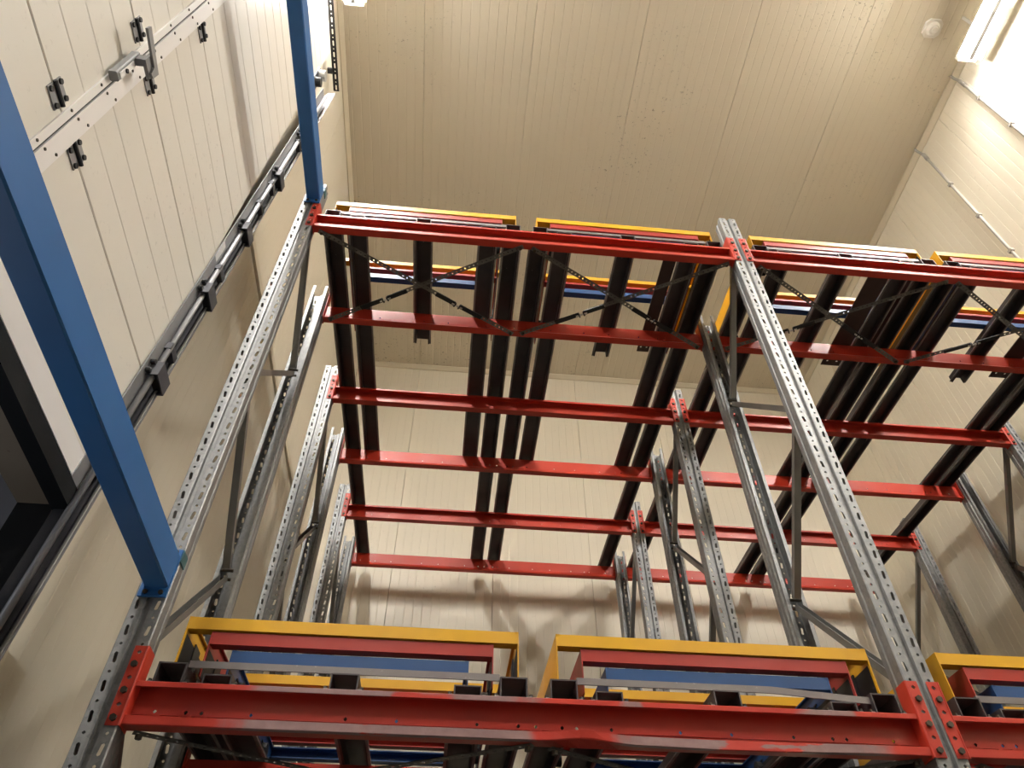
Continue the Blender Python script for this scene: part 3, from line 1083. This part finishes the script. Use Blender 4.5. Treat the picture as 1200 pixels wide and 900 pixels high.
CM = {}
for lev, CLS in (('upper', (1.0, 0.965, 0.92)), ('lower', (1.02, 1.02, 1.02))):
    for ci, (cn, cm, hw, top, bot, sh, size) in enumerate(CARTS):
        CL = CLS[ci]
        lst = []
        for nm, mb, mat, wheels in cart_parts(hw, top, bot, sh, cm, ci, CL):
            o = mb.build(nm, mat)
            ws = []
            for wmb in wheels:
                w = wmb.build('dark_liner' if wmb is wheels[-1] and len(wheels) == 3 else 'wheel', M['black'])
                ws.append(w.data)
                bpy.data.objects.remove(w)
            lst.append((nm, o.data, ws))
            bpy.data.objects.remove(o)
        CM[(lev, cn)] = lst
for lev, zb in LEVELS:
    for il, xc in enumerate(LANE):
        if lev == 'lower' and il == 3:
            continue
        for ci, (cn, cm, hw, top, bot, sh, size) in enumerate(CARTS):
            lab = '%s %s pallet cart frame nested in the %s lane from left, %s level' % (size, cn, LN[il], lev)
            root = empty('push_back_cart', (xc + 0.004, 0.002 + 0.006 * ci, zb + BH + GAP), lab, 'pallet cart', 'nested push-back carts')
            for nm, me, ws in CM[(lev, cn)]:
                o = bpy.data.objects.new(nm, me)
                COL.objects.link(o)
                o.parent = root
                for w in ws:
                    q = bpy.data.objects.new(w.name.split('.')[0], w)
                    COL.objects.link(q)
                    q.parent = o

# ------------------------------------------------------------------ perforated bracing straps between first and second beam
def strap_parts(rise):
    """local: from the front beam (y=0) to the second beam (y=0.694); rise +1 goes left-front to right-back"""
    dx = 1.285
    p0 = Vector((-rise * dx / 2, -0.022, 0.0))
    p1 = Vector((rise * dx / 2, 0.715, SLOPE * 0.71))
    m, ln = frame_matrix(p0, p1)
    cut = ln * 0.685
    out = []
    w = 0.031

    def perforated(a, b):
        mb = MB().at(m)
        n = max(2, int((b - a) / 0.030))
        st = (b - a) / n
        cells = [(a + i * st, a + (i + 1) * st, (0.0072, 0.0058, 0)) for i in range(n)]
        mb.strip((0, -w / 2, 0), (1, 0, 0), (0, 1, 0), (0, 0, -1), w, cells, 0.003)
        return mb
    out.append(('strap', perforated(0.0, cut - 0.06), M['strap']))
    out.append(('strap', perforated(cut + 0.14, ln), M['strap']))
    for a, b in ((cut - 0.16, cut - 0.012), (cut + 0.022, cut + 0.20)):
        mb = MB().at(m)
        mb.box(a, b, -0.016, 0.016, -0.0075, -0.0005)
        e = b if a < cut - 0.1 else a
        mb.box(e - 0.004, e + 0.004, -0.016, 0.016, -0.022, -0.0076)
        out.append(('turnbuckle_plate', mb, M['black']))
    mb = MB().at(m)
    mb.cyl((cut - 0.035, 0, -0.016), 0.0055, 0.08, 'x', 8)
    out.append(('turnbuckle_rod', mb, M['chrome']))
    mb = MB().at(m)
    mb.cyl((0.02, 0, -0.016), 0.011, 0.013, 'z', 6)
    mb.cyl((ln - 0.02, 0, -0.016), 0.011, 0.013, 'z', 6)
    out.append(('end_bolts', mb, M['bolt']))
    return out


SP = {}
for rise in (1, -1):
    lst = []
    for nm, mb, mat in strap_parts(rise):
        o = mb.build(nm, mat)
        lst.append((nm, o.data))
        bpy.data.objects.remove(o)
    SP[rise] = lst
for lev, zb in LEVELS:
    for il, xc in enumerate(LANE):
        if lev == 'lower' and il == 3:
            continue
        for rise in (1, -1):
            lab = 'perforated grey strap with turnbuckle under the %s lane, front end %s, %s level' % (LN[il], 'left' if rise == 1 else 'right', lev)
            root = empty('bracing_strap', (xc + 0.005, 0, zb - 0.005 - (0.009 if rise == 1 else 0.0)), lab, 'bracing strap', 'crossed bracing straps')
            for nm, me in SP[rise]:
                o = bpy.data.objects.new(nm, me)
                COL.objects.link(o)
                o.parent = root

# ------------------------------------------------------------------ blue tie beams over the aisle
for nm, z0, lab in (('lower', 3.08, 'large blue box-section tie beam crossing the lower left corner'), ('upper', 5.955, 'blue box-section tie beam at the top of the left rack post')):
    t = empty('tie_beam', (0.012, -BD - 0.008, z0), lab, 'tie beam', 'blue tie beams over the aisle')
    ln = 4.14
    mb = MB()
    c = 0.006
    pts = [(-0.043 + c, 0.0), (0.043 - c, 0.0), (0.043, c), (0.043, 0.140 - c), (0.043 - c, 0.140), (-0.043 + c, 0.140), (-0.043, 0.140 - c), (-0.043, c)]
    mb.prism(pts, -ln, -0.010, 'y')
    mb.build('box_tube', M['tie_blue'], t)
    MB().box(-0.055, 0.046, -0.0095, 0.0, -0.035, 0.165).build('end_plate', M['tie_blue'], t)
    MB().box(0.0465, 0.051, -0.006, 0.05, 0.115, 0.165).build('gusset_tab', M['teal'], t)
    b = MB()
    for zz in (-0.02, 0.152):
        for xx in (-0.03, 0.025):
            b.cyl((xx, -0.018, zz), 0.009, 0.008, 'y', 6)
    b.build('plate_bolts', M['bolt'], t)

stuff_bolts()
